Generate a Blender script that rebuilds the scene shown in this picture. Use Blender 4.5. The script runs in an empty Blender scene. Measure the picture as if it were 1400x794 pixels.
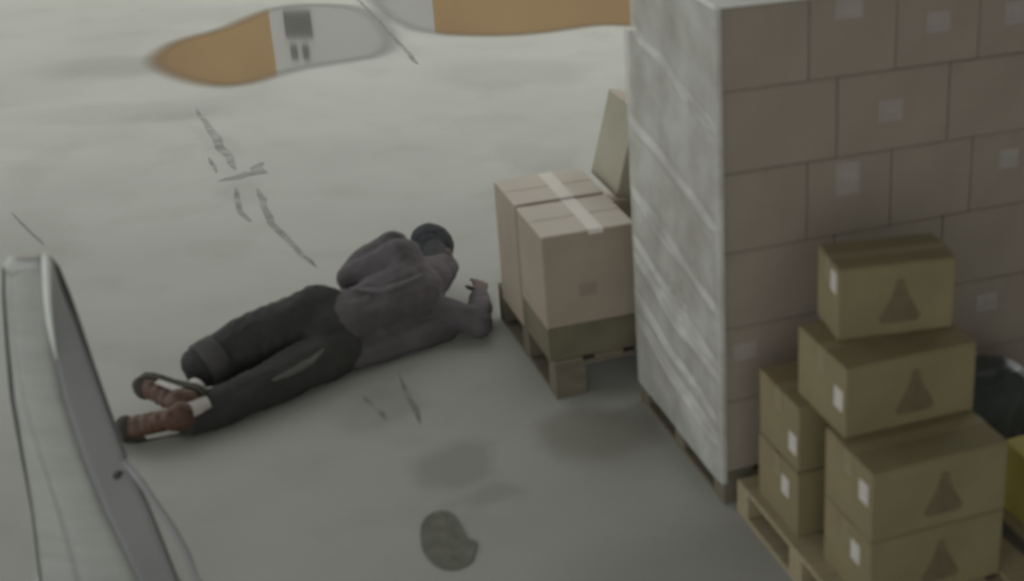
import bpy, bmesh, math, random
import numpy as np
from mathutils import Vector, Matrix, Euler, noise

scn = bpy.context.scene
C = scn.collection
R = math.radians
random.seed(7)

# ------------------------------------------------------------------ camera
CAM_H = 3.2                       # camera height above the floor
F_PX, PPX, PPY = 2080.0, 1050.0, 397.0
PITCH = math.atan((PPY + 550.0) / F_PX)
cam_d = bpy.data.cameras.new('camera')
cam = bpy.data.objects.new('camera', cam_d)
C.objects.link(cam)
cam_d.sensor_fit = 'HORIZONTAL'
cam_d.sensor_width = 36.0
cam_d.lens = F_PX / 1400.0 * 36.0
cam_d.shift_x = -(PPX - 700.0) / 1400.0
cam_d.clip_end = 200
cam.location = (0, 0, CAM_H)
cam.rotation_euler = (R(90) - PITCH, 0, 0)
cam_d.dof.use_dof = True
cam_d.dof.focus_distance = 30.0
cam_d.dof.aperture_fstop = 2.4
scn.camera = cam

# ------------------------------------------------------------------ world and lights
world = bpy.data.worlds.new('overcast')
scn.world = world
world.use_nodes = True
bg = world.node_tree.nodes['Background']
bg.inputs['Color'].default_value = (0.975, 1.0, 0.965, 1)
bg.inputs['Strength'].default_value = 1.15

scn.view_settings.view_transform = 'Standard'
scn.view_settings.look = 'None'
scn.view_settings.exposure = 0.0
scn.view_settings.gamma = 1.0
scn.view_settings.use_curve_mapping = False

# ------------------------------------------------------------------ survey helpers
_fw = Vector((0, math.cos(PITCH), -math.sin(PITCH)))
_up = Vector((0, math.sin(PITCH), math.cos(PITCH)))


def ray(u, v):
    return _fw + Vector((1, 0, 0)) * ((u - PPX) / F_PX) - _up * ((v - PPY) / F_PX)


def at(u, v, z=0.0):
    """world point at height z under a surveyed pixel"""
    d = ray(u, v)
    return Vector((0, 0, CAM_H)) + d * ((z - CAM_H) / d.z)


def aty(u, v, y):
    d = ray(u, v)
    return Vector((0, 0, CAM_H)) + d * (y / d.y)


YAW = R(24.5)
S0 = at(990, 690, 0)              # floor corner of the wrapped stack
E1 = Vector((math.cos(YAW), math.sin(YAW), 0))
E2 = Vector((-math.sin(YAW), math.cos(YAW), 0))


def W(x, y, z=0.0):
    return S0 + E1 * x + E2 * y + Vector((0, 0, z))


# ------------------------------------------------------------------ materials
def mat(name, col, rough=0.8, col2=None, scale=8.0, bump=0.0, bscale=60.0, metal=0.0, spec=None, detail=4.0, stretch=None, lo=0.35, hi=0.65):
    m = bpy.data.materials.new(name)
    m.use_nodes = True
    nt = m.node_tree
    b = nt.nodes['Principled BSDF']
    b.inputs['Base Color'].default_value = (*col, 1)
    b.inputs['Roughness'].default_value = rough
    b.inputs['Metallic'].default_value = metal
    if spec is not None:
        b.inputs['Specular IOR Level'].default_value = spec
    tc = nt.nodes.new('ShaderNodeTexCoord')
    src = tc.outputs['Object']
    if stretch:
        mp = nt.nodes.new('ShaderNodeMapping')
        mp.inputs['Scale'].default_value = stretch
        nt.links.new(src, mp.inputs['Vector'])
        src = mp.outputs['Vector']
    if col2:
        n = nt.nodes.new('ShaderNodeTexNoise')
        n.inputs['Scale'].default_value = scale
        n.inputs['Detail'].default_value = detail
        nt.links.new(src, n.inputs['Vector'])
        r = nt.nodes.new('ShaderNodeValToRGB')
        r.color_ramp.elements[0].color = (*col, 1)
        r.color_ramp.elements[1].color = (*col2, 1)
        r.color_ramp.elements[0].position = lo
        r.color_ramp.elements[1].position = hi
        nt.links.new(n.outputs['Fac'], r.inputs['Fac'])
        nt.links.new(r.outputs['Color'], b.inputs['Base Color'])
    if bump:
        n2 = nt.nodes.new('ShaderNodeTexNoise')
        n2.inputs['Scale'].default_value = bscale
        nt.links.new(src, n2.inputs['Vector'])
        bp = nt.nodes.new('ShaderNodeBump')
        bp.inputs['Strength'].default_value = bump
        bp.inputs['Distance'].default_value = 0.01
        nt.links.new(n2.outputs['Fac'], bp.inputs['Height'])
        nt.links.new(bp.outputs['Normal'], b.inputs['Normal'])
    return m


M = {}
M['card_brown'] = mat('card_brown', (0.305, 0.255, 0.212), 0.6, (0.335, 0.282, 0.235), 5, 0.1, 40)
M['sheet_white'] = mat('sheet_white', (0.80, 0.80, 0.77), 0.5, (0.84, 0.84, 0.81), 5)
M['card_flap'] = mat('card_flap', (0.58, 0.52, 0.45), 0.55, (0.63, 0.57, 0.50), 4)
M['card_tan'] = mat('card_tan', (0.33, 0.27, 0.215), 0.6, (0.37, 0.305, 0.245), 4, 0.1, 40)
M['card_tan_print'] = mat('card_tan_print', (0.26, 0.215, 0.18), 0.75, (0.30, 0.25, 0.21), 14)
M['card_olive'] = mat('card_olive', (0.205, 0.172, 0.092), 0.75, (0.245, 0.205, 0.11), 4, 0.1, 40)
M['card_pale'] = mat('card_pale', (0.36, 0.34, 0.26), 0.75, (0.41, 0.385, 0.30), 4, 0.1, 40)
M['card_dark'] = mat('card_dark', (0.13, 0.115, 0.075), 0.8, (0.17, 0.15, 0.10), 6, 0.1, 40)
M['card_yellow'] = mat('card_yellow', (0.50, 0.43, 0.10), 0.7, (0.56, 0.48, 0.13), 5)
M['tape_tan'] = mat('tape_tan', (0.68, 0.65, 0.60), 0.3, (0.72, 0.69, 0.64), 10)
M['tape_brown'] = mat('tape_brown', (0.29, 0.245, 0.20), 0.4, (0.32, 0.27, 0.225), 10)
M['tape_olive'] = mat('tape_olive', (0.25, 0.215, 0.125), 0.4, (0.28, 0.24, 0.14), 10)
M['label_white'] = mat('label_white', (0.62, 0.58, 0.55), 0.5, (0.56, 0.52, 0.49), 20)
M['label_pink'] = mat('label_pink', (0.42, 0.37, 0.345), 0.5, (0.36, 0.315, 0.295), 20)
M['print_dark'] = mat('print_dark', (0.125, 0.10, 0.058), 0.8, (0.155, 0.127, 0.07), 20)
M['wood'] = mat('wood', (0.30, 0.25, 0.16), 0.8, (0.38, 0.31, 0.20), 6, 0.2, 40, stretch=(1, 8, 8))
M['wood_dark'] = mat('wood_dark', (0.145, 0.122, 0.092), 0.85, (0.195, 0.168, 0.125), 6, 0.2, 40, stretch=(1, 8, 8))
M['steel'] = mat('steel', (0.42, 0.43, 0.41), 0.34, (0.48, 0.49, 0.47), 3, metal=0.1, stretch=(1, 1, 6))
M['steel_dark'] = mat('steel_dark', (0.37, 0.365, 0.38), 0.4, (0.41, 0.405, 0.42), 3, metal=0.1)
M['steel_highlight'] = mat('steel_highlight', (0.88, 0.9, 0.88), 0.25, (0.82, 0.84, 0.82), 6)
M['chrome'] = mat('chrome', (0.9, 0.92, 0.9), 0.12, metal=1.0)
M['rubber'] = mat('rubber', (0.07, 0.075, 0.07), 0.6, (0.1, 0.1, 0.1), 9)
M['jacket'] = mat('jacket', (0.094, 0.085, 0.091), 0.9, (0.13, 0.116, 0.125), 9, 0.35, 35)
M['jacket_fold_lit'] = mat('jacket_fold_lit', (0.16, 0.147, 0.157), 0.9, (0.19, 0.175, 0.185), 9, 0.3, 35)
M['trouser_stripe'] = mat('trouser_stripe', (0.12, 0.12, 0.113), 0.85, (0.15, 0.15, 0.142), 9)
M['trousers'] = mat('trousers', (0.038, 0.039, 0.036), 0.9, (0.052, 0.051, 0.048), 8, 0.3, 30)
M['trouser_cuff'] = mat('trouser_cuff', (0.07, 0.068, 0.068), 0.9, (0.09, 0.085, 0.085), 12, 0.3, 30)
M['skin'] = mat('skin', (0.085, 0.055, 0.043), 0.6, (0.10, 0.064, 0.05), 14)
M['glove'] = mat('glove', (0.06, 0.055, 0.052), 0.8, (0.08, 0.072, 0.068), 14)
M['hat'] = mat('hat', (0.035, 0.036, 0.042), 0.95, (0.052, 0.053, 0.06), 40, 0.5, 90)
M['shoe'] = mat('shoe', (0.085, 0.042, 0.028), 0.55, (0.125, 0.058, 0.038), 12)
M['shoe_sole'] = mat('shoe_sole', (0.045, 0.04, 0.033), 0.8, (0.06, 0.055, 0.045), 12)
M['sock'] = mat('sock', (0.62, 0.60, 0.57), 0.9, (0.55, 0.53, 0.50), 30)
M['lace'] = mat('lace', (0.17, 0.12, 0.09), 0.9, (0.2, 0.14, 0.11), 30)
M['sack'] = mat('sack', (0.035, 0.043, 0.043), 0.35, (0.05, 0.06, 0.06), 5, 0.3, 12)
M['patch'] = mat('patch', (0.14, 0.14, 0.115), 0.9, (0.20, 0.20, 0.165), 18, 0.6, 50)
M['crack'] = mat('crack', (0.20, 0.205, 0.185), 0.9, (0.33, 0.335, 0.31), 9)
M['shell'] = mat('shell', (0.30, 0.30, 0.28), 0.9, (0.34, 0.34, 0.32), 1.5)
M['facade_yellow'] = mat('facade_yellow', (0.56, 0.29, 0.06), 0.8, (0.66, 0.37, 0.08), 0.6)
M['facade_white'] = mat('facade_white', (0.82, 0.81, 0.78), 0.8, (0.78, 0.77, 0.74), 2)
M['window_dark'] = mat('window_dark', (0.05, 0.05, 0.045), 0.3, (0.07, 0.07, 0.06), 2)


def film_material():
    m = bpy.data.materials.new('stretch_film')
    m.use_nodes = True
    nt = m.node_tree
    b = nt.nodes['Principled BSDF']
    b.inputs['Base Color'].default_value = (0.74, 0.75, 0.72, 1)
    b.inputs['Roughness'].default_value = 0.18
    b.inputs['Specular IOR Level'].default_value = 0.6
    tr = nt.nodes.new('ShaderNodeBsdfTransparent')
    mx = nt.nodes.new('ShaderNodeMixShader')
    tc = nt.nodes.new('ShaderNodeTexCoord')
    mp = nt.nodes.new('ShaderNodeMapping')
    mp.inputs['Rotation'].default_value = (R(-18), 0, 0)
    mp.inputs['Scale'].default_value = (1, 1.6, 1.8)
    n = nt.nodes.new('ShaderNodeTexNoise')
    n.inputs['Scale'].default_value = 2.6
    n.inputs['Detail'].default_value = 5
    mr = nt.nodes.new('ShaderNodeMapRange')
    mr.inputs['From Min'].default_value = 0.3
    mr.inputs['From Max'].default_value = 0.7
    mr.inputs['To Min'].default_value = 0.36
    mr.inputs['To Max'].default_value = 0.72
    L = nt.links.new
    L(tc.outputs['Object'], mp.inputs['Vector'])
    L(mp.outputs['Vector'], n.inputs['Vector'])
    L(n.outputs['Fac'], mr.inputs['Value'])
    L(mr.outputs['Result'], mx.inputs['Fac'])
    L(tr.outputs[0], mx.inputs[1])
    L(b.outputs[0], mx.inputs[2])
    L(mx.outputs[0], nt.nodes['Material Output'].inputs['Surface'])
    return m


M['film'] = film_material()


def water_material():
    m = bpy.data.materials.new('puddle_water')
    m.use_nodes = True
    nt = m.node_tree
    b = nt.nodes['Principled BSDF']
    b.inputs['Base Color'].default_value = (0.12, 0.12, 0.11, 1)
    b.inputs['Roughness'].default_value = 0.05
    b.inputs['IOR'].default_value = 1.9
    b.inputs['Specular IOR Level'].default_value = 0.8
    tc = nt.nodes.new('ShaderNodeTexCoord')
    n = nt.nodes.new('ShaderNodeTexNoise')
    n.inputs['Scale'].default_value = 1.5
    n.inputs['Detail'].default_value = 2
    bp = nt.nodes.new('ShaderNodeBump')
    bp.inputs['Strength'].default_value = 0.02
    bp.inputs['Distance'].default_value = 0.02
    nt.links.new(tc.outputs['Object'], n.inputs['Vector'])
    nt.links.new(n.outputs['Fac'], bp.inputs['Height'])
    nt.links.new(bp.outputs['Normal'], b.inputs['Normal'])
    # the water thins out to nothing at its rim
    at_ = nt.nodes.new('ShaderNodeAttribute')
    at_.attribute_name = 'depth'
    mr = nt.nodes.new('ShaderNodeMapRange')
    mr.interpolation_type = 'SMOOTHSTEP'
    nt.links.new(at_.outputs['Fac'], mr.inputs['Value'])
    tr = nt.nodes.new('ShaderNodeBsdfTransparent')
    mx = nt.nodes.new('ShaderNodeMixShader')
    nt.links.new(mr.outputs['Result'], mx.inputs['Fac'])
    nt.links.new(tr.outputs[0], mx.inputs[1])
    nt.links.new(b.outputs[0], mx.inputs[2])
    nt.links.new(mx.outputs[0], nt.nodes['Material Output'].inputs['Surface'])
    return m


M['water'] = water_material()


def floor_material():
    m = bpy.data.materials.new('concrete_floor')
    m.use_nodes = True
    nt = m.node_tree
    L = nt.links.new
    b = nt.nodes['Principled BSDF']
    b.inputs['Roughness'].default_value = 0.72
    b.inputs['Specular IOR Level'].default_value = 0.3
    tc = nt.nodes.new('ShaderNodeTexCoord')
    P = tc.outputs['Object']

    def nz(scale, detail=5):
        n = nt.nodes.new('ShaderNodeTexNoise')
        n.inputs['Scale'].default_value = scale
        n.inputs['Detail'].default_value = detail
        L(P, n.inputs['Vector'])
        return n.outputs['Fac']
    r = nt.nodes.new('ShaderNodeValToRGB')
    r.color_ramp.elements[0].position = 0.3
    r.color_ramp.elements[1].position = 0.7
    r.color_ramp.elements[0].color = (0.395, 0.40, 0.375, 1)
    r.color_ramp.elements[1].color = (0.445, 0.448, 0.42, 1)
    L(nz(0.9, 6), r.inputs['Fac'])
    col = r.outputs['Color']
    # irregular dirt
    r2 = nt.nodes.new('ShaderNodeMapRange')
    r2.inputs['From Min'].default_value = 0.52
    r2.inputs['From Max'].default_value = 0.72
    r2.inputs['To Max'].default_value = 0.22
    L(nz(2.3, 7), r2.inputs['Value'])
    mx = nt.nodes.new('ShaderNodeMix')
    mx.data_type = 'RGBA'
    L(r2.outputs['Result'], mx.inputs['Factor'])
    L(col, mx.inputs['A'])
    mx.inputs['B'].default_value = (0.24, 0.24, 0.20, 1)
    col = mx.outputs['Result']
    wob = nt.nodes.new('ShaderNodeTexNoise')
    wob.inputs['Scale'].default_value = 1.8
    wob.inputs['Detail'].default_value = 4
    L(P, wob.inputs['Vector'])
    wsub = nt.nodes.new('ShaderNodeVectorMath')
    wsub.operation = 'SUBTRACT'
    wsub.inputs[1].default_value = (0.5, 0.5, 0.5)
    L(wob.outputs['Color'], wsub.inputs[0])
    wsc = nt.nodes.new('ShaderNodeVectorMath')
    wsc.operation = 'SCALE'
    wsc.inputs['Scale'].default_value = 0.45
    L(wsub.outputs[0], wsc.inputs[0])
    wad = nt.nodes.new('ShaderNodeVectorMath')
    wad.operation = 'ADD'
    L(P, wad.inputs[0])
    L(wsc.outputs[0], wad.inputs[1])
    # damp and dirt staining, darker patches, and a painted pallet shadow: centre pixel, half sizes (m), rotation, strength
    stains_and_shade = [((165, 92), 0.75, 0.42, 12, 0.42, (0.22, 0.225, 0.21)),
              ((190, 152), 1.05, 0.30, 10, 0.25, (0.25, 0.255, 0.235)),
              ((262, 152), 0.28, 0.18, 30, 0.22, (0.25, 0.255, 0.23)),
              ((500, 58), 0.45, 0.75, 20, 0.32, (0.28, 0.285, 0.265)),
              ((400, 18), 1.5, 0.45, 0, 0.28, (0.26, 0.265, 0.25)),
              ((700, 100), 0.75, 0.55, 0, 0.34, (0.27, 0.28, 0.25)),
              ((735, 215), 0.25, 0.6, 25, 0.25, (0.27, 0.28, 0.25)),
              ((75, 190), 0.7, 0.35, 0, 0.18, (0.27, 0.28, 0.25)),
              ((25, 330), 0.35, 0.6, 10, 0.25, (0.25, 0.27, 0.24)),
              ((520, 560), 0.28, 0.2, 40, 0.3, (0.2, 0.2, 0.175)),
              ((620, 640), 0.22, 0.25, 20, 0.42, (0.18, 0.18, 0.15)),
              ((660, 690), 0.16, 0.12, 20, 0.3, (0.18, 0.18, 0.15)),
              ((335, 260), 0.22, 0.3, 25, 0.25, (0.26, 0.265, 0.24)),
              ((822, 592), 0.30, 0.36, 24, 0.5, (0.18, 0.15, 0.11)),  # cast shadow of pallet and stack, painted into the floor colour
              ((40, 60), 1.5, 2.2, 0, 0.3, (0.27, 0.275, 0.255)),  # broad darker tone over the far left floor
              ((1000, 780), 0.8, 0.5, 24, 0.35, (0.25, 0.25, 0.22)),  # darker tone on the floor in front of the tall stack
              ((300, 195), 0.14, 0.4, 25, 0.2, (0.25, 0.255, 0.23))]
    for (px, hx, hy, rot, st, sc) in stains_and_shade:
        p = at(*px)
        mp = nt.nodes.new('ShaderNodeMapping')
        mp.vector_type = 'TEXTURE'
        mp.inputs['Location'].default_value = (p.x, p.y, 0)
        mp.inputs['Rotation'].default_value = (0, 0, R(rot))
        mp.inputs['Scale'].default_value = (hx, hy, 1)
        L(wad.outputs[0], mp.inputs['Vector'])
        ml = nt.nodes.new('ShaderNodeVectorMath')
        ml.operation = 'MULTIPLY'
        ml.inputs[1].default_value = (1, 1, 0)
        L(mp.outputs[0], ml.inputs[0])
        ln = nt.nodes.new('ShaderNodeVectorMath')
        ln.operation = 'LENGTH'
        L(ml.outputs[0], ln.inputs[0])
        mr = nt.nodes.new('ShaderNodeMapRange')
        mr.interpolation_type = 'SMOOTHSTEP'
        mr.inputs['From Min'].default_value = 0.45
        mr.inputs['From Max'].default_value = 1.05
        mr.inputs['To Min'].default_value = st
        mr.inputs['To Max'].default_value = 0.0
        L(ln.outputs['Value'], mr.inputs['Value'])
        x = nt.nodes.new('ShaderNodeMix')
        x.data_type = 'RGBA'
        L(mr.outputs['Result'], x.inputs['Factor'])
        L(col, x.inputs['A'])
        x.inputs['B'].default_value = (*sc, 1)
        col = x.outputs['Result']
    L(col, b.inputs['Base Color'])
    bp = nt.nodes.new('ShaderNodeBump')
    bp.inputs['Strength'].default_value = 0.12
    bp.inputs['Distance'].default_value = 0.01
    L(nz(25, 6), bp.inputs['Height'])
    L(bp.outputs['Normal'], b.inputs['Normal'])
    return m


M['floor'] = floor_material()


# ------------------------------------------------------------------ object helpers
def obj(name, me, m, parent=None):
    if isinstance(me, bmesh.types.BMesh):
        bm = me
        me = bpy.data.meshes.new(name)
        bm.to_mesh(me)
        bm.free()
    o = bpy.data.objects.new(name, me)
    C.objects.link(o)
    if m and not me.materials:
        me.materials.append(M[m])
    if parent:
        o.parent = parent
    return o


def tag(o, label=None, cat=None, group=None, kind=None):
    if label:
        o['label'] = label
    if cat:
        o['category'] = cat
    if group:
        o['group'] = group
    if kind:
        o['kind'] = kind
    return o


def thing(name, label, cat, loc=(0, 0, 0), rz=0.0, group=None):
    o = bpy.data.objects.new(name, None)
    o.empty_display_size = 0.1
    C.objects.link(o)
    o.location = loc
    o.rotation_euler = (0, 0, rz)
    return tag(o, label, cat, group)


def bbox(bm, x0, x1, y0, y1, z0, z1):
    vs = [bm.verts.new(p) for p in ((x0, y0, z0), (x1, y0, z0), (x1, y1, z0), (x0, y1, z0),
                                    (x0, y0, z1), (x1, y0, z1), (x1, y1, z1), (x0, y1, z1))]
    for f in ((3, 2, 1, 0), (4, 5, 6, 7), (0, 1, 5, 4), (1, 2, 6, 5), (2, 3, 7, 6), (3, 0, 4, 7)):
        bm.faces.new([vs[i] for i in f])
    return vs


def box_mesh(x0, x1, y0, y1, z0, z1, bev=0.0, seg=2):
    bm = bmesh.new()
    bbox(bm, x0, x1, y0, y1, z0, z1)
    if bev:
        bmesh.ops.bevel(bm, geom=bm.edges[:], offset=bev, segments=seg, affect='EDGES', profile=0.5)
    return bm


def prism(pts, z0, z1):
    """polygon (x, y) extruded from z0 to z1"""
    bm = bmesh.new()
    lo = [bm.verts.new((x, y, z0)) for x, y in pts]
    hi = [bm.verts.new((x, y, z1)) for x, y in pts]
    n = len(pts)
    bm.faces.new(hi)
    bm.faces.new(lo[::-1])
    for i in range(n):
        bm.faces.new((lo[i], lo[(i + 1) % n], hi[(i + 1) % n], hi[i]))
    bmesh.ops.recalc_face_normals(bm, faces=bm.faces[:])
    return bm


def chaikin(pts, it=2):
    for _ in range(it):
        q = []
        for i in range(len(pts)):
            a, b = pts[i], pts[(i + 1) % len(pts)]
            q.append((a[0] * .75 + b[0] * .25, a[1] * .75 + b[1] * .25))
            q.append((a[0] * .25 + b[0] * .75, a[1] * .25 + b[1] * .75))
        pts = q
    return pts


def smooth(o, on=True):
    for p in o.data.polygons:
        p.use_smooth = on
    return o


def tube(path, r, seg=12):
    bm = bmesh.new()
    rings = []
    n = len(path)
    for i, p in enumerate(path):
        p = Vector(p)
        d = (Vector(path[min(i + 1, n - 1)]) - Vector(path[max(i - 1, 0)])).normalized()
        a = d.orthogonal().normalized() if i == 0 else (rings_a - d * rings_a.dot(d)).normalized()
        rings_a = a
        b = d.cross(a)
        rr = r[i] if isinstance(r, (list, tuple)) else r
        rings.append([bm.verts.new(p + (a * math.cos(t) + b * math.sin(t)) * rr) for t in [2 * math.pi * k / seg for k in range(seg)]])
    for i in range(n - 1):
        for k in range(seg):
            bm.faces.new((rings[i][k], rings[i][(k + 1) % seg], rings[i + 1][(k + 1) % seg], rings[i + 1][k]))
    bm.faces.new(rings[0][::-1])
    bm.faces.new(rings[-1])
    bmesh.ops.recalc_face_normals(bm, faces=bm.faces[:])
    return bm


# ------------------------------------------------------------------ the setting
bm = bmesh.new()
bbox(bm, -14, 9, -3, 26, -0.15, 0.0)
floor = tag(obj('floor', bm, 'floor'), 'stained pale grey concrete floor with cracks and puddles', None, None, 'structure')

# unseen roof and one side wall, added to block sky light; open to the yard ahead, behind and on the left
ROOF_Y, ROOF_Z = 8.7, 5.0
tag(obj('blocker_roof', box_mesh(-9, 4.2, -3, ROOF_Y, ROOF_Z, ROOF_Z + .2), 'shell'), 'unseen grey roof added to block sky light', None, None, 'structure')
tag(obj('blocker_wall', box_mesh(4.0, 4.2, -3, ROOF_Y, 0, ROOF_Z), 'shell'), 'unseen grey wall added on the right to block sky light', None, None, 'structure')


def strip(pix, widths, name='crack'):
    """ragged dark floor crack following surveyed points, sunk edges 1 mm proud of the slab"""
    pts = [at(*p) for p in pix]
    # refine with jitter
    P_, Wd = [], []
    for i in range(len(pts) - 1):
        n = max(2, int((pts[i + 1] - pts[i]).length / 0.10))
        for k in range(n):
            t = k / n
            j = 0.0 if (i == 0 and k == 0) else random.uniform(-.18, .18) * widths[i]
            p = pts[i].lerp(pts[i + 1], t)
            d = (pts[i + 1] - pts[i]).normalized()
            P_.append(p + Vector((-d.y, d.x, 0)) * j)
            Wd.append((widths[i] * (1 - t) + widths[i + 1] * t) * random.uniform(.75, 1.1) * .7)
    P_.append(pts[-1])
    Wd.append(widths[-1] * .3)
    Wd[0] *= .3
    bm = bmesh.new()
    rows = []
    for i, p in enumerate(P_):
        d = (P_[min(i + 1, len(P_) - 1)] - P_[max(i - 1, 0)]).normalized()
        s = Vector((-d.y, d.x, 0)) * Wd[i] * .5
        rows.append((bm.verts.new(p + s + Vector((0, 0, .0012))), bm.verts.new(p - s + Vector((0, 0, .0012)))))
    for a, b in zip(rows, rows[1:]):
        bm.faces.new((a[0], a[1], b[1], b[0]))
    bmesh.ops.recalc_face_normals(bm, faces=bm.faces[:])
    if bm.faces[0].normal.z < 0:
        bmesh.ops.reverse_faces(bm, faces=bm.faces[:])
    return obj(name, bm, 'crack', floor)


strip([(470, -20), (490, 0), (530, 42), (572, 88)], [.05, .05, .055, .05], 'slab_joint')
strip([(268, 148), (290, 182), (312, 215), (322, 232)], [.03, .08, .08, .05])
strip([(298, 248), (325, 241), (352, 236), (359, 222)], [.07, .15, .18, .10])
strip([(285, 215), (296, 236)], [.04, .03])
strip([(352, 258), (372, 305), (395, 330), (432, 365)], [.05, .07, .045, .03])
strip([(322, 256), (330, 290), (343, 303)], [.04, .06, .05])
strip([(495, 540), (512, 556), (528, 575)], [.03, .05, .03])
strip([(545, 510), (560, 545), (575, 580)], [.02, .045, .03])
strip([(15, 290), (60, 335)], [.02, .03])


def floor_sheet(name, pix, m, label, cat, z, it=2):
    pts = chaikin([(p.x, p.y) for p in (at(*q) for q in pix)], it)
    return tag(obj(name, prism(pts, 0.0004, z), m), label, cat)


def puddle(pix, label, rim=.10):
    pts = [Vector(q) for q in chaikin([(p.x, p.y) for p in (at(*q) for q in pix)], 2)]
    n = len(pts)
    area = 0
    for a, b in zip(pts, pts[1:] + pts[:1]):
        area += a.x * b.y - b.x * a.y
    sg = 1 if area > 0 else -1
    def off(dist):
        out = []
        for k in range(n):
            t_ = (pts[(k + 1) % n] - pts[k - 1]).normalized()
            out.append(pts[k] + Vector((t_.y, -t_.x)) * dist * sg)
        return out
    bm = bmesh.new()
    lay = bm.verts.layers.float.new('depth')
    rings = []
    for dist, dep in ((rim, 0.0), (0.0, .5), (-rim, 1.0)):
        rg = [bm.verts.new((p.x, p.y, .0015)) for p in off(dist)]
        for v in rg:
            v[lay] = dep
        rings.append(rg)
    for a, b in zip(rings, rings[1:]):
        for k in range(n):
            bm.faces.new((a[k], a[(k + 1) % n], b[(k + 1) % n], b[k]))
    bm.faces.new(rings[-1])
    bmesh.ops.triangulate(bm, faces=[f for f in bm.faces if len(f.verts) > 4])
    for f in bm.faces:
        f.normal_update()
        if f.normal.z < 0:
            f.normal_flip()
    return tag(obj('puddle', bm, 'water'), label, 'puddle')


puddle([(205, 80), (240, 56), (300, 42), (345, 22), (380, 10), (430, 6), (490, 10), (524, 28), (538, 60), (520, 76), (470, 84), (420, 92), (385, 100), (340, 114), (300, 118), (255, 110), (222, 97)],
       'shallow puddle on the concrete mirroring an orange wall and a small window', .13)
puddle([(480, -60), (512, 8), (545, 34), (590, 45), (650, 49), (720, 47), (775, 40), (820, 33), (870, 35), (960, 40), (980, -60)],
       'long puddle at the top edge mirroring a yellow wall', .12)
floor_sheet('floor_patch', [(577, 712), (598, 698), (620, 702), (632, 722), (640, 738), (654, 742), (650, 756), (646, 770), (622, 781), (598, 777), (579, 758), (574, 735)],
            'patch', 'dark rough patch on the concrete near the bottom of the picture', 'patch', .006, 1)

# the building across the yard, seen mirrored in the puddles
FY = 20.3
bld = thing('building', 'yellow and white building across the yard, mirrored in the puddles', 'building', (-4.5, FY, 0))


def wallpiece(x0, x1, z0, z1, m, name='facade_panel', dy=0.0, th=.3):
    return obj(name, box_mesh(x0 + 4.5, x1 + 4.5, dy, dy + th, z0, z1), m, bld)


wallpiece(-12.5, -6.76, 0, 5.2, 'facade_yellow')
wallpiece(-6.76, -4.53, 0, 5.2, 'facade_white')
wallpiece(-4.53, 3.5, 0, 5.2, 'facade_yellow')
wallpiece(-12.7, 3.7, 5.2, 5.5, 'facade_white', 'parapet', -.05, .4)
for (x0, x1, z0, z1) in ((-6.56, -6.20, 1.90, 2.26), (-6.52, -6.44, 2.36, 2.58), (-6.36, -6.28, 2.36, 2.58)):
    wf = wallpiece(x0, x1, z0, z1, 'window_dark', 'window', -.03, .05)


# ------------------------------------------------------------------ cartons
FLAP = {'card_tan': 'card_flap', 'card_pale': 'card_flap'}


def carton(name, label, loc, size, rz, mats, group=None, labels=(), prints=(), tape_front=0.06, rot=None, flap=True, cat='box', bev=.006):
    """carton with body, two top flaps, tape; loc is its front left bottom corner in world"""
    w, d, h = size
    body_m, tape_m = mats
    t = thing(name, label, cat, loc, rz, group)
    if rot:
        t.rotation_euler = rot
    fl = 0.004
    obj('body', box_mesh(0, w, 0, d, 0, h - fl, bev), body_m, t)
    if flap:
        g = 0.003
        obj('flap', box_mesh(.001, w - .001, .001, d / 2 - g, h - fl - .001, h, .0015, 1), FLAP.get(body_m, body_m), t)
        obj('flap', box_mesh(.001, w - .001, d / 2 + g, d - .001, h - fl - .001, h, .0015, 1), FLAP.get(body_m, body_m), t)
    return t


def tape_x(t, w, d, h, m, tw=.06, drop=.07):
    """tape along the top seam, folded over both ends (seam runs along x)"""
    bm = bmesh.new()
    y0, y1 = d / 2 - tw / 2, d / 2 + tw / 2
    bbox(bm, -.001, w + .001, y0, y1, h, h + .0012)
    bbox(bm, -.0012, 0.0, y0, y1, h - drop, h + .0012)
    bbox(bm, w, w + .0012, y0, y1, h - drop, h + .0012)
    return obj('tape', bm, m, t)


def tape_y(t, w, d, h, m, tw=.06, drop=.07):
    bm = bmesh.new()
    x0, x1 = w * .58 - tw / 2, w * .58 + tw / 2
    bbox(bm, x0, x1, -.001, d + .001, h, h + .0012)
    bbox(bm, x0, x1, -.0012, 0.0, h - drop, h + .0012)
    bbox(bm, x0, x1, d, d + .0012, h - drop, h + .0012)
    return obj('tape', bm, m, t)


def front_label(t, x, z, w, h, m='label_pink', y=0):
    return obj('label', box_mesh(x - w / 2, x + w / 2, y - .0015, y + .0002, z - h / 2, z + h / 2), m, t)


def side_label(t, y, z, w, h, m='label_white'):
    return obj('label', box_mesh(-.0015, .0002, y - w / 2, y + w / 2, z - h / 2, z + h / 2), m, t)


def tree_print(t, x, z, w, h):
    """dark pointed mark printed in the middle of a carton's front"""
    prof = [(-.42, 0), (.42, 0), (.5, .12), (.34, .38), (.22, .56), (.13, .8), (.09, .97), (-.09, .97), (-.13, .8), (-.22, .56), (-.34, .38), (-.5, .12)]
    bm = prism([(x + a * w, z + b * h) for a, b in prof], 0, .001)
    bmesh.ops.transform(bm, matrix=Matrix(((1, 0, 0, 0), (0, 0, -1, 0), (0, 1, 0, 0), (0, 0, 0, 1))), verts=bm.verts[:])
    o = obj('printed_mark', bm, 'print_dark', t)
    return tag(o, 'dark triangular printed mark')


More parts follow.
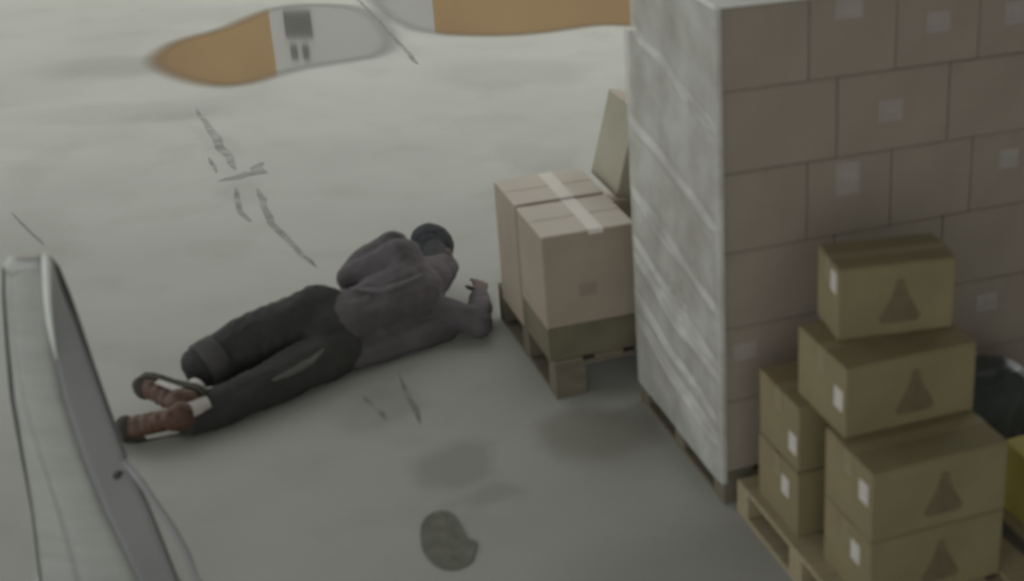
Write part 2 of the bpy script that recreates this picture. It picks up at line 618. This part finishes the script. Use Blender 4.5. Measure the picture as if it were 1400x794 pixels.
def pallet(label, x0, y0, w, d, h, m):
    t = thing('pallet', label, 'pallet', W(x0, y0), YAW)
    b = .02
    n = max(5, int(w / .17))
    bw = w / n * .72
    me = None
    for i in range(n):           # deck boards run along y
        xa = (w - bw) * i / (n - 1)
        if me is None:
            o = obj('deck_board', box_mesh(0, bw, 0, d, h - b, h, .002, 1), m, t)
            me = o.data
        else:
            o = obj('deck_board', me, None, t)
        o.location.x = xa
    me = None
    for i in range(3):           # stringer boards run along x
        ya = (d - .1) * i / 2
        if me is None:
            o = obj('stringer_board', box_mesh(0, w, 0, .1, h - 2 * b, h - b, .002, 1), m, t)
            me = o.data
        else:
            o = obj('stringer_board', me, None, t)
        o.location.y = ya
    me = m2 = None
    for i in range(3):
        for j in range(3):
            if me is None:
                o = obj('block', box_mesh(0, .14, 0, .1, b, h - 2 * b, .002, 1), m, t)
                me = o.data
            else:
                o = obj('block', me, None, t)
            o.location = ((w - .14) * i / 2, (d - .1) * j / 2, 0)
        if m2 is None:
            o = obj('bottom_board', box_mesh(0, .14, 0, d, 0, b, .002, 1), m, t)
            m2 = o.data
        else:
            o = obj('bottom_board', m2, None, t)
        o.location.x = (w - .14) * i / 2
    return t


# ------------------------------------------------------------------ the tall wrapped stack
K = 1.194
SW, SD, PH, RH = 1.386, 0.930, 0.143, 0.3025
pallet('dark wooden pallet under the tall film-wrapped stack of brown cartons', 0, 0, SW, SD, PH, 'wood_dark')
ROWN = ['bottom row', 'second row from below', 'third row from below', 'third row from the top', 'second row from the top', 'top row']
POS = ['first', 'second', 'third', 'fourth']
# front labels: row -> list of (x along the front, height above row bottom, width, height)
FL = {5: [(.50, .245, .105, .075), (.865, .155, .095, .075), (.862, .262, .095, .035), (1.195, .155, .095, .085)],
      4: [(.680, .150, .095, .080)],
      3: [(.510, .215, .095, .125), (1.205, .190, .085, .075)],
      2: [], 1: [(1.148, .20, .095, .075), (.097, .20, .09, .065)], 0: [(1.26, .15, .085, .085)]}
GRP = 'brown cartons of the tall wrapped stack'
for r in range(6):
    typeA = r in (5, 3, 1)
    w, d = (SW / 4, SD / 2) if typeA else (SW / 3, SD / 3)
    nx, ny = (4, 2) if typeA else (3, 3)
    if r == 5:
        d = (SD - .08) / 2
    if r == 1:
        w, d, nx, ny = SW / 3, SD / 3, 3, 3
    for i in range(nx):
        for j in range(ny):
            if r < 5 and i > 0 and j > 0:
                continue          # wholly hidden inside the stack
            if j == 0:
                lab = 'brown carton, %s of the tall stack, %s from its film-wrapped side' % (ROWN[r], POS[i])
            elif i == 0:
                lab = 'brown carton behind film, %s of the tall stack, %s from front' % (ROWN[r], POS[j])
            else:
                lab = 'brown carton on top of the tall stack, rear, %s from film side' % POS[i]
            jx, jy = 0.0, random.uniform(0, .003)
            g = .0022
            x0, y0, z0 = i * w + g, j * d + g + (jy if j == 0 else 0), PH + r * RH
            t = carton('carton', lab, W(x0 + jx, y0, z0), (w - 2 * g, d - 2 * g - .006, RH - .002), YAW, ('card_brown', 'tape_brown'), GRP, bev=.003)
            (tape_y if typeA else tape_x)(t, w - 2 * g, d - 2 * g - .006, RH - .002 - (.002 if r < 5 else 0), 'tape_brown')
            if j == 0:
                for (lx, lz, lw, lh) in FL[r]:
                    if i * w <= lx < (i + 1) * w:
                        cx = min(max(lx - x0, lw / 2 + .004), w - 2 * g - lw / 2 - .004)
                        front_label(t, cx, lz, lw, lh)

cs = thing('cover_sheet', 'white sheet laid over the top of the tall wrapped stack', 'sheet', W(0, 0, PH + 6 * RH), YAW)
bm = bmesh.new()
vs = {}
for i in range(25):
    for j in range(17):
        x, y = -.02 + (SW + .04) * i / 24, -.02 + (SD - .05) * j / 16
        vs[i, j] = bm.verts.new((x, y, .004 + .006 * (1 + noise.noise(Vector((x * 4, y * 4, 1)))) * (0.3 if i in (0, 24) or j in (0, 16) else 1)))
for i in range(24):
    for j in range(16):
        bm.faces.new((vs[i, j], vs[i + 1, j], vs[i + 1, j + 1], vs[i, j + 1]))
smooth(obj('sheet', bm, 'sheet_white', cs))
hm = bmesh.new()
bbox(hm, -.021, SW + .021, -.022, -.019, -.004, .010)
bbox(hm, -.022, -.019, -.021, SD - .069, -.004, .010)
obj('hem', hm, 'sheet_white', cs)

# film over the left side, wrapped round both corners, with slanting creases
bm = bmesh.new()
NY, NZ = 110, 230
ZB, ZT = .10, PH + 6 * RH - .006
prof = []
for i in range(NY + 1):
    s = -0.02 + (SD + .04) * i / NY        # developed length round the corners
    prof.append(s)
grid = []
for k in range(NZ + 1):
    z = ZB + (ZT - ZB) * k / NZ
    row = []
    for s in prof:
        if s < 0:
            x, y = -s - .010, -.012
        elif s > SD:
            x, y = (s - SD) - .010, SD + .012
        else:
            x, y = -.012, s
        dsp = 0.0
        if 0 <= s <= SD:
            e = min(1.0, min(s, SD - s) / .06)
            q = z + (s - SD / 2) * -.18
            n1 = noise.noise(Vector((s * 1.6, q * 3.2, 3.1)))
            n2 = noise.noise(Vector((s * 5, q * 9, 8.3)))
            dsp = e * (.008 * n1 + .0015 * n2)
            for (qz, amp, wd) in ((.60, .022, .02), (.68, .018, .015), (.335, .02, .018), (.43, .014, .015), (1.60, .02, .015), (.90, .016, .02), (1.22, .012, .02)):
                dq = q - qz - .035 * noise.noise(Vector((s * 3, qz * 9, 0)))
                fade = .45 + .8 * max(0.0, noise.noise(Vector((s * 2.5, qz * 31, 4))) + .35)
                dsp += e * amp * fade * (math.exp(-(dq / (wd * .7)) ** 2) - .55 * math.exp(-((dq - wd * 1.5) / wd) ** 2))
            cr = math.exp(-((s - .45) / .16) ** 2 - ((z - .70) / .06) ** 2) + .5 * math.exp(-((s - .25) / .12) ** 2 - ((z - .40) / .05) ** 2)
            dsp += e * .016 * cr * noise.noise(Vector((s * 24, q * 45, 2)))
            dsp = max(dsp, -.007)
            x -= dsp
        ledge = min(1.0, max(0.0, (z - (PH + 5 * RH + .001)) / .02))
        row.append(bm.verts.new((x, y - .08 * ledge * max(0.0, s) / SD, z)))
    grid.append(row)
for k in range(NZ):
    for i in range(NY):
        bm.faces.new((grid[k][i], grid[k][i + 1], grid[k + 1][i + 1], grid[k + 1][i]))
bmesh.ops.recalc_face_normals(bm, faces=bm.faces[:])
fo = smooth(obj('stretch_film', bm, 'film'))
fo.location = W(0, 0)
fo.rotation_euler.z = YAW
tag(fo, 'creased clear plastic film wrapped over the left side of the tall stack', 'plastic film')

# ------------------------------------------------------------------ the two tan cartons by the person, on their pallet
PE = .185
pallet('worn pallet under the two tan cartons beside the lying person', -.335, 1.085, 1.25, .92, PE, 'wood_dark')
ex, ew = -.357, .412
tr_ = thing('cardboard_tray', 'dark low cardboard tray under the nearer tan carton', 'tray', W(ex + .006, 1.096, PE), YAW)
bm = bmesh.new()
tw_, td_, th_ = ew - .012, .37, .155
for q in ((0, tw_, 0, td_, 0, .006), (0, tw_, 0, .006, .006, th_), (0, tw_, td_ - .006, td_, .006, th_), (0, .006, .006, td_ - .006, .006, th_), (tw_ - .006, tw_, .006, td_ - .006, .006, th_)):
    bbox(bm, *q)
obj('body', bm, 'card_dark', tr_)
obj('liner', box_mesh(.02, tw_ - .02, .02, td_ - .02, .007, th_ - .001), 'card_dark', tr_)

TE = .770
ze = PE + .157
t = carton('carton', 'nearer of the two tan cartons with pale taped tops beside the person', W(ex, 1.09, ze), (ew, .378, TE - ze), YAW, ('card_tan', 'tape_tan'), 'tan cartons on the small pallet')
tape_y(t, ew, .378, TE - ze, 'tape_tan', .065, .02)
obj('label', box_mesh(.15, .23, -.0015, 0, .13, .19), 'card_tan_print', t)
t = carton('carton', 'farther of the two tan cartons, next to the reaching hand', W(ex - .002, 1.485, PE), (ew, .345, TE + .006 - PE), YAW, ('card_tan', 'tape_tan'), 'tan cartons on the small pallet')
tape_y(t, ew, .345, TE + .006 - PE, 'tape_tan', .065, .10)
# tilted carton leaning towards the stack, and the two it rests on
sup = carton('carton', 'pale carton half hidden under the tilted one, behind the tall stack', W(.085, 1.47, PE), (.40, .40, .455), YAW, ('card_pale', 'tape_tan'))
tape_y(sup, .40, .40, .455, 'tape_tan')
sup2 = carton('carton', 'pale carton behind the tall stack, propping up the tilted one', W(.575, 1.47, PE), (.32, .40, .80), YAW, ('card_pale', 'tape_tan'))
tape_y(sup2, .32, .40, .80, 'tape_tan')
TI = R(15.3)
tl = carton('carton', 'pale carton tilted to the right behind the two tan ones', W(.107, 1.475, .742), (.34, .36, .41), YAW, ('card_pale', 'tape_tan'))
tl.rotation_mode = 'QUATERNION'
tl.rotation_quaternion = (Matrix.Rotation(YAW, 3, 'Z') @ Matrix.Rotation(TI, 3, 'Y')).to_quaternion()
tape_y(tl, .34, .36, .41, 'tape_tan')

# ------------------------------------------------------------------ the stepped pile on the near pallet
pallet('yellowish wooden pallet under the stepped pile of olive-brown cartons', .03, -1.09, 1.10, 1.03, PH, 'wood')
PG = 'olive-brown cartons of the stepped pile'
HB = .2625
ST = ('card_olive', 'tape_olive')
pile = [
    ('lowest carton at the front of the stepped pile, cut by the picture edge', .096, -1.0, .51, .335, PH, 0, True, (.10, .17)),
    ('front carton of the stepped pile with a triangular mark, second from below', .096, -1.0, .51, .335, PH + HB, 0, True, (.055, .165)),
    ('lower carton of the rear left column of the stepped pile', .066, -.515, .50, .335, PH, 0, False, (.10, .16)),
    ('upper carton of the rear left column of the stepped pile', .070, -.51, .50, .33, PH + HB, 0, False, (.045, .10)),
    ('middle carton of the stepped pile, directly under the topmost one', .115, -.768, .495, .36, PH + 2 * HB, 0, True, (.05, .13)),
    ('topmost carton of the stepped pile', .178, -.578, .415, .225, PH + 3 * HB, -9, True, (.05, .2)),
]
for lab, x, y, w, d, z, rz, pr, (ly, lz) in pile:
    t = carton('carton', lab, W(x, y, z), (w, d, HB - .002), YAW + R(rz), ST, PG)
    tape_x(t, w, d, HB - .003, 'tape_olive', .055, .09)
    if pr:
        tree_print(t, w * .53, .045, .15, .165)
    side_label(t, ly, lz, .06, .075)
t = carton('carton', 'yellow carton at the right picture edge beside the stepped pile', at(1436, 655, PH + .27) - Vector((0, 0, .27)), (.30, .30, .27), YAW, ('card_yellow', 'tape_olive'))
tape_y(t, .30, .30, .27, 'tape_olive')

# dark plastic sack behind the front cartons
bm = bmesh.new()
bmesh.ops.create_icosphere(bm, subdivisions=5, radius=1)
for v in bm.verts:
    p = v.co.copy()
    n = noise.noise(p * 1.6 + Vector((3, 1, 7))) * .16 + noise.noise(p * 4) * .07
    s = 1 + n
    sq = lambda a: math.copysign(abs(a) ** .7, a)
    v.co = Vector((sq(p.x) * .27 * s, sq(p.y) * .17 * s, max(sq(p.z) * .21 * s, -.19)))
so = smooth(obj('plastic_sack', bm, 'sack'))
so.location = W(.915, -.285, PH + .191)
so.rotation_euler.z = YAW
tag(so, 'dark shiny plastic sack between the stepped pile and the tall stack', 'sack')

# ------------------------------------------------------------------ the person lying on the floor
NOSE = []


def ball(bm, c, r, sc=(1, 1, 1), rot=None, sub=3):
    ret = bmesh.ops.create_icosphere(bm, subdivisions=sub, radius=1)
    m = Matrix.Translation(c) @ (rot.to_matrix().to_4x4() if rot else Matrix()) @ Matrix.Diagonal((r * sc[0], r * sc[1], r * sc[2], 1))
    bmesh.ops.transform(bm, matrix=m, verts=ret['verts'])


def limb(bm, pts, rad, n=5):
    """chain of overlapping balls along a path, so the union tapers smoothly"""
    for i in range(len(pts) - 1):
        a, b = Vector(pts[i]), Vector(pts[i + 1])
        L = (b - a).length
        k = max(2, int(L / (min(rad[i], rad[i + 1]) * .45)))
        for j in range(k + 1):
            f = j / k
            r = rad[i] * (1 - f) + rad[i + 1] * f
            ball(bm, a.lerp(b, f), r, sub=2)


def fuse(name, bm, m, parent, voxel=.01, iters=6, wrinkle=0.0, wscale=14, keep_above=.002, stretch=None):
    me = bpy.data.meshes.new(name)
    bm.to_mesh(me)
    bm.free()
    tmp = bpy.data.objects.new('fuse_tmp', me)
    C.objects.link(tmp)
    md = tmp.modifiers.new('r', 'REMESH')
    md.mode = 'VOXEL'
    md.voxel_size = voxel
    s = tmp.modifiers.new('s', 'SMOOTH')
    s.iterations = iters
    s.factor = .5
    dg = bpy.context.evaluated_depsgraph_get()
    out = bpy.data.meshes.new_from_object(tmp.evaluated_get(dg))
    bpy.data.objects.remove(tmp)
    bpy.data.meshes.remove(me)
    nrm = [v.normal.copy() for v in out.vertices]
    for v, n_ in zip(out.vertices, nrm):
        if wrinkle:
            p = v.co * wscale
            if stretch:
                ax, amt = stretch
                p = p - ax * (p.dot(ax) * (1 - amt))
            w_ = noise.noise(p) + .5 * abs(noise.noise(p * 2.1 + Vector((5, 2, 1))))
            v.co += n_ * w_ * wrinkle
        if v.co.z < keep_above:
            v.co.z = keep_above
    out.materials.clear()
    o = obj(name, out, m, parent)
    return smooth(o)


J = {k: at(*p) for k, p in dict(
    pel=(447, 456, .15), waist=(505, 430, .17), chest=(558, 400, .21), neck=(603, 368, .22), head=(594, 336, .21),
    hipU=(436, 427, .225), kneeU=(335, 468, .19), ankU=(266, 508, .13),
    hipL=(462, 478, .10), kneeL=(352, 533, .085), ankL=(258, 572, .075),
    shU=(552, 350, .36), elU=(480, 382, .27), wrU=(500, 372, .09),
    shL=(592, 425, .12), elL=(653, 441, .075), wrL=(657, 402, .07)).items()}
base = Vector((J['pel'].x, J['pel'].y, 0))
per = thing('person', 'person lying on the floor in dark jacket, dark trousers and brown shoes', 'person', base)


def Lc(p):
    return Vector(p) - base


Jl = {k: Lc(v) for k, v in J.items()}
hd = (Jl['head'] - Jl['neck']).normalized()            # neck to crown
face = Vector((.45, .75, -.6))
face = (face - hd * face.dot(hd)).normalized()         # where the face looks
side = hd.cross(face).normalized()
hc = Jl['head']
hrot = Matrix((side, face, hd)).transposed().to_quaternion()

# body: one continuous mesh
bm = bmesh.new()
limb(bm, [Jl['pel'], Jl['waist'], Jl['chest']], [.125, .115, .135])
limb(bm, [Jl['chest'], Jl['neck']], [.11, .058])
limb(bm, [Jl['neck'], hc - hd * .05], [.056, .055])
ball(bm, hc, .1, (.78, .95, 1.16), hrot, 4)
ball(bm, hc + face * .035 - hd * .06, .06, (.85, .9, 1), hrot)               # jaw
ball(bm, hc + face * .1 - hd * .012, .018, (.8, 1.1, 1.5), hrot)             # nose
for s in (-1, 1):
    ball(bm, hc + side * .077 * s - hd * .012 - face * .01, .026, (.4, .8, 1.2), hrot)   # ears
    ball(bm, hc + face * .083 + side * .034 * s + hd * .022, .018, (1.3, .6, .6), hrot)  # brow
ball(bm, hc + face * .09 - hd * .055, .017, (1.5, .6, .5), hrot)             # lips
limb(bm, [Jl['pel'], Jl['hipU'], Jl['kneeU'], Jl['ankU']], [.11, .10, .062, .042])
limb(bm, [Jl['pel'], Jl['hipL'], Jl['kneeL'], Jl['ankL']], [.10, .085, .06, .042])
limb(bm, [Jl['chest'], Jl['shU'], Jl['elU'], Jl['wrU']], [.1, .068, .045, .032])
limb(bm, [Jl['chest'], Jl['shL'], Jl['elL'], Jl['wrL']], [.1, .065, .045, .032])


def hand(bm, wr, dirn, palm_n, sgn=1, curl=.5, sz=1.0):
    """palm, four unequal bent fingers and a thumb from the palm's side"""
    d = dirn.normalized()
    n = (palm_n - d * palm_n.dot(d)).normalized()
    s = d.cross(n).normalized() * sgn
    for f in (-1.5, -.5, .5, 1.5):
        limb(bm, [wr + s * f * .008, wr + d * .085 * sz + s * f * .0195], [.017, .0135])
    ln = (.062, .076, .082, .07)
    for f, L in zip((-1.5, -.5, .5, 1.5), ln):
        p = wr + d * .085 * sz + s * f * .021
        q = [p]
        a = 0
        dd = d + s * f * .09
        for k, part in enumerate((.45, .32, .23)):
            a += curl * (.5 + .4 * k)
            p = p + (dd * math.cos(a) + n * math.sin(a)).normalized() * L * part * sz
            q.append(p)
        limb(bm, q, [.0105, .0095, .0085, .0075])
    t0 = wr + d * .03 + s * .028
    limb(bm, [t0, t0 + (d * .55 + s * .75 + n * .25).normalized() * .04, t0 + (d * .85 + s * .5 + n * .4).normalized() * .075], [.0145, .012, .009])


wd_ = (Vector((-.18, 1, .12))).normalized()
hand(bm, Jl['wrL'], wd_, Vector((-.45, .1, -1)), 1, .3, 1.1)
hand(bm, Jl['wrU'], Vector((-.55, -.6, -.25)), Vector((0, 0, -1)), 1, .5)
body = fuse('body', bm, 'skin', per, .0065, 4)

# jacket
ax = (Jl['chest'] - Jl['pel']).normalized()
bm = bmesh.new()
hem = Jl['pel'].lerp(Jl['waist'], .35)
limb(bm, [hem, Jl['waist'], Jl['chest']], [.155, .150, .170])
limb(bm, [Jl['chest'], Jl['neck'] - hd * .01], [.155, .082])
limb(bm, [Lc(at(488, 488, .06)), Lc(at(545, 466, .06)), Lc(at(610, 448, .06))], [.06, .075, .065])
limb(bm, [Jl['chest'], Jl['shU'], Jl['elU'], Jl['elU'].lerp(Jl['wrU'], .85)], [.13, .092, .070, .052])
limb(bm, [Jl['chest'], Jl['shL'], Jl['elL'], Jl['elL'].lerp(Jl['wrL'], .88)], [.12, .088, .068, .05])
# bunched fabric over the upper shoulder blade
limb(bm, [Lc(at(535, 340, .36)), Lc(at(500, 365, .30)), Lc(at(474, 380, .26))], [.085, .085, .05])
jk = fuse('jacket', bm, 'jacket', per, .010, 4, .016, 11, .003, (ax, .55))
# trousers
bm = bmesh.new()
limb(bm, [Jl['pel'].lerp(Jl['waist'], .5), Jl['pel']], [.142, .150])
limb(bm, [Jl['pel'], Jl['hipU'], Jl['kneeU'], Jl['kneeU'].lerp(Jl['ankU'], .80)], [.145, .138, .122, .10])
limb(bm, [Jl['pel'], Jl['hipL'], Jl['kneeL'], Jl['kneeL'].lerp(Jl['ankL'], 1.0)], [.135, .12, .095, .085])
lx = (Jl['kneeL'] - Jl['pel']).normalized()
tr = fuse('trousers', bm, 'trousers', per, .010, 4, .013, 11, .003, (lx, .6))


def surface_strip(name, target, pix, half, m, parent, lift=.004):
    """thin coloured strip lying on another part's surface"""
    from mathutils.bvhtree import BVHTree
    bvh = BVHTree.FromPolygons([v.co for v in target.data.vertices], [p.vertices[:] for p in target.data.polygons])
    org = Vector((0, 0, CAM_H)) - base
    hits = []
    for a, b in zip(pix, pix[1:]):
        for k in range(6):
            u, v = a[0] + (b[0] - a[0]) * k / 6, a[1] + (b[1] - a[1]) * k / 6
            loc, nor, idx, dist = bvh.ray_cast(org, ray(u, v).normalized())
            if loc is not None:
                hits.append((loc, nor))
    if len(hits) < 4:
        return
    bm = bmesh.new()
    rows = []
    for k, (p, n_) in enumerate(hits):
        d = (hits[min(k + 1, len(hits) - 1)][0] - hits[max(k - 1, 0)][0]).normalized()
        sd = d.cross(n_).normalized() * half * math.sin(math.pi * (k + .6) / (len(hits) + .2)) ** .5
        rows.append([bm.verts.new(q) for q in (p - sd - n_ * .003, p - sd * .7 + n_ * lift, p + sd * .7 + n_ * lift, p + sd - n_ * .003)])
    for a, b in zip(rows, rows[1:]):
        for e in range(3):
            bm.faces.new((a[e], a[e + 1], b[e + 1], b[e]))
    bmesh.ops.recalc_face_normals(bm, faces=bm.faces[:])
    return smooth(obj(name, bm, m, parent))


surface_strip('trouser_stripe', tr, [(372, 520), (400, 508), (425, 494), (446, 474)], .016, 'trouser_stripe', tr)
surface_strip('lit_fold', jk, [(455, 393), (490, 397), (525, 396), (555, 386), (585, 373)], .014, 'jacket_fold_lit', jk, .010)  # paler strip painting in the lit edge of the jacket crease
# turned-up cuff of the upper leg
d_ = (Jl['ankU'] - Jl['kneeU']).normalized()
c0 = Jl['kneeU'].lerp(Jl['ankU'], .55)
smooth(obj('cuff', tube([c0 - d_ * .02, c0 + d_ * .03, c0 + d_ * .075], [.108, .110, .106], 24), 'trouser_cuff', per))

# knitted hat / hair covering the skull
bm = bmesh.new()
ball(bm, hc + hd * .012 - face * .012, .114, (.86, .98, 1.08), hrot, 4)
ball(bm, hc - hd * .06 - face * .035, .07, (1, .9, 1.1), hrot, 3)
limb(bm, [hc - hd * .07 - face * .02, Jl['neck'] + hd * .03 - face * .01], [.062, .066])
hat = fuse('hair', bm, 'hat', per, .009, 3, .004, 40)


# shoes
def shoe(ank, toe_dir, sole_n, leg, k=1.2):
    """lace-up shoe: heel behind the ankle, toe along toe_dir, sole facing sole_n"""
    d = toe_dir.normalized()
    n = (sole_n - d * sole_n.dot(d)).normalized()
    s = d.cross(n).normalized()
    o = ank + n * .045 * k - d * .065 * k
    leg = leg.normalized()

    def P(a, b, c_):
        return o + (d * a + s * b - n * c_) * k
    bm = bmesh.new()
    for a, w_, hh in ((.03, .036, .045), (.07, .037, .05), (.11, .037, .045), (.15, .040, .036), (.19, .043, .031), (.225, .042, .028), (.25, .036, .024)):
        ball(bm, P(a, 0, hh), 1, (1, 1, 1), sub=2) if False else None
        ret = bmesh.ops.create_icosphere(bm, subdivisions=2, radius=1)
        m3 = Matrix((d * .04 * k, s * w_ * 1.06 * k, -n * hh * 1.15 * k)).transposed().to_4x4()
        bmesh.ops.transform(bm, matrix=Matrix.Translation(P(a, 0, hh * .9)) @ m3, verts=ret['verts'])
    limb(bm, [P(.06, 0, .05), P(.058, 0, .075) + leg * .04], [.046 * k, .044 * k])
    sh = fuse('shoe', bm, 'shoe', per, .008, 4)
    # sole
    out = []
    for a, w_ in ((-.014, .016), (0, .03), (.03, .038), (.08, .036), (.12, .036), (.17, .044), (.21, .047), (.25, .04), (.275, .022)):
        out.append((a, w_))
    pts = [(a, w_) for a, w_ in out] + [(a, -w_) for a, w_ in reversed(out)]
    bm = prism(pts, 0, .024)
    mm = Matrix((d, s, -n)).transposed().to_4x4()
    bmesh.ops.transform(bm, matrix=Matrix.Translation(o + n * .012 * k) @ mm @ Matrix.Scale(k, 4), verts=bm.verts[:])
    obj('sole', bm, 'shoe_sole', sh)
    bm = bmesh.new()
    ret = bmesh.ops.create_icosphere(bm, subdivisions=3, radius=1)
    m3 = Matrix((d * .038 * k, s * .0465 * k, -n * .034 * k)).transposed().to_4x4()
    bmesh.ops.transform(bm, matrix=Matrix.Translation(P(.238, 0, .026)) @ m3, verts=ret['verts'])
    smooth(obj('toe_cap', bm, 'shoe_sole', sh))
    for sg in (-1, 1):
        bm = bmesh.new()
        bbv = [P(a, sg * w_, c_) for a, w_, c_ in ((.05, .0405, .028), (.16, .0455, .018), (.165, .044, .036), (.08, .0405, .05))]
        va = [bm.verts.new(p) for p in bbv]
        vb = [bm.verts.new(p + s * sg * .004) for p in bbv]
        bm.faces.new(va)
        bm.faces.new(vb)
        for e in range(4):
            bm.faces.new((va[e], va[(e + 1) % 4], vb[(e + 1) % 4], vb[e]))
        bmesh.ops.recalc_face_normals(bm, faces=bm.faces[:])
        obj('side_stripe', bm, 'sock', sh)
    # laces across the instep, and pale sock above the collar
    bm = bmesh.new()
    for a in (.115, .137, .16):
        q = [P(a, b, hh) for b, hh in ((-.03, .062), (-.015, .084 - (a - .11) * .35), (.015, .084 - (a - .11) * .35), (.03, .062))]
        tb = tube(q, .0035, 6)
        me = bpy.data.meshes.new('t')
        tb.to_mesh(me)
        tb.free()
        bm.from_mesh(me)
        bpy.data.meshes.remove(me)
    obj('laces', bm, 'lace', sh)
    smooth(obj('sock', tube([P(.058, 0, .06), P(.058, 0, .075) + leg * .06, P(.058, 0, .075) + leg * .15], [.036, .042, .040], 18), 'sock', per))
    return sh


aU, tU = Lc(at(246, 546, .15)), Lc(at(180, 532, .15))
aL, tL = Lc(at(238, 574, .10)), Lc(at(168, 582, .085))
shoe(aU, tU - aU, Vector((-.5, .8, .1)), Jl['kneeU'] - aU)
shoe(aL, tL - aL, Vector((-.45, .5, -.75)), Jl['kneeL'] - aL)

# ------------------------------------------------------------------ the metal guard post at the left edge
post = thing('guard_post', 'tapered grey metal guard post with rounded top at the left picture edge', 'post', (0, 0, 0))
PY = 4.42
sec = [(352, 10, 16, 56, 66), (366, 6, 14, 60, 76), (400, 6, 14, 63, 90), (430, 8, 16, 66, 102), (480, 12, 20, 70, 120), (545, 18, 31, 84, 143),
       (620, 30, 54, 108, 170), (700, 44, 82, 140, 206), (794, 55, 108, 186, 243), (812, 57, 113, 194, 250)]
pb = Vector((aty(150, 794, PY).x, PY, 0))
post.location = pb


def panel(name, ia, ib, ya, yb, m, th=.014, bow=0.0):
    bm = bmesh.new()
    N = 5
    rows = []
    for s in sec:
        a = aty(s[ia], s[0], PY + ya) - pb
        b = aty(s[ib], s[0], PY + yb) - pb
        row = []
        for k in range(N + 1):
            f = k / N
            p = a.lerp(b, f)
            p.y -= bow * math.sin(math.pi * f)
            row.append(p)
        rows.append(row)
    # last section down to the floor
    rows.append([Vector((p.x + .002, p.y, -pb.z + .0)) for p in rows[-1]])
    fr = [[bm.verts.new(p) for p in r_] for r_ in rows]
    bk = [[bm.verts.new(p + Vector((0, th, 0))) for p in r_] for r_ in rows]
    nr = len(rows)
    for i in range(nr - 1):
        for k in range(N):
            bm.faces.new((fr[i][k], fr[i + 1][k], fr[i + 1][k + 1], fr[i][k + 1]))
            bm.faces.new((bk[i][k], bk[i][k + 1], bk[i + 1][k + 1], bk[i + 1][k]))
        bm.faces.new((fr[i][0], bk[i][0], bk[i + 1][0], fr[i + 1][0]))
        bm.faces.new((fr[i][N], fr[i + 1][N], bk[i + 1][N], bk[i][N]))
    for i in (0, nr - 1):
        for k in range(N):
            bm.faces.new((fr[i][k], fr[i][k + 1], bk[i][k + 1], bk[i][k]))
    bmesh.ops.recalc_face_normals(bm, faces=bm.faces[:])
    o = obj(name, bm, m, post)
    return smooth(o)


panel('front_panel', 2, 3, 0, 0, 'steel', .03, .012)
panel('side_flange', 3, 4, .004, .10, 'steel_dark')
panel('side_flange', 1, 2, .06, .004, 'steel')
# rounded cap roll over the top and the rolled lip, its highlight painted near-white
capz = [aty(x, v, PY) - pb for x, v in ((10, 372), (22, 368), (40, 366), (58, 364))]
smooth(obj('cap', tube([p + Vector((0, .02, 0)) for p in capz], [.03, .033, .033, .03], 16), 'steel', post))
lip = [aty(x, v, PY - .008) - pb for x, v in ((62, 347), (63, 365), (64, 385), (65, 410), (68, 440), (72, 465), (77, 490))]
smooth(obj('rolled_lip', tube(lip, [.010, .013, .013, .012, .010, .007, .004], 12), 'steel_highlight', post))
edge = [aty(s[4], s[0], PY + .1) - pb for s in sec]
smooth(obj('edge_trim', tube(edge, [.008, .013, .013, .011, .008, .006, .004, .003, .003, .003], 10), 'rubber', post))
edge = [aty(s[1], s[0], PY + .06) - pb for s in sec[1:]]
smooth(obj('edge_trim', tube(edge, [.007, .008, .009, .010, .010, .006, .003, .003, .003], 10), 'rubber', post))
bc = aty(162, 648, PY + .07) - pb
smooth(obj('bolt', tube([bc + Vector((0, -.018, 0)), bc + Vector((0, .02, 0))], .012, 12), 'rubber', post))
hoop = [aty(x, v, PY + .09) - pb for x, v in ((168, 628), (190, 655), (214, 690), (236, 722), (255, 755), (268, 794))]
hoop.append(Vector((hoop[-1].x + .01, hoop[-1].y, .0)))
smooth(obj('brace', tube(hoop, .013, 12), 'steel_dark', post))
obj('foot_plate', box_mesh(-.32, .12, -.06, .16, 0, .012, .003, 1), 'steel_dark', post)
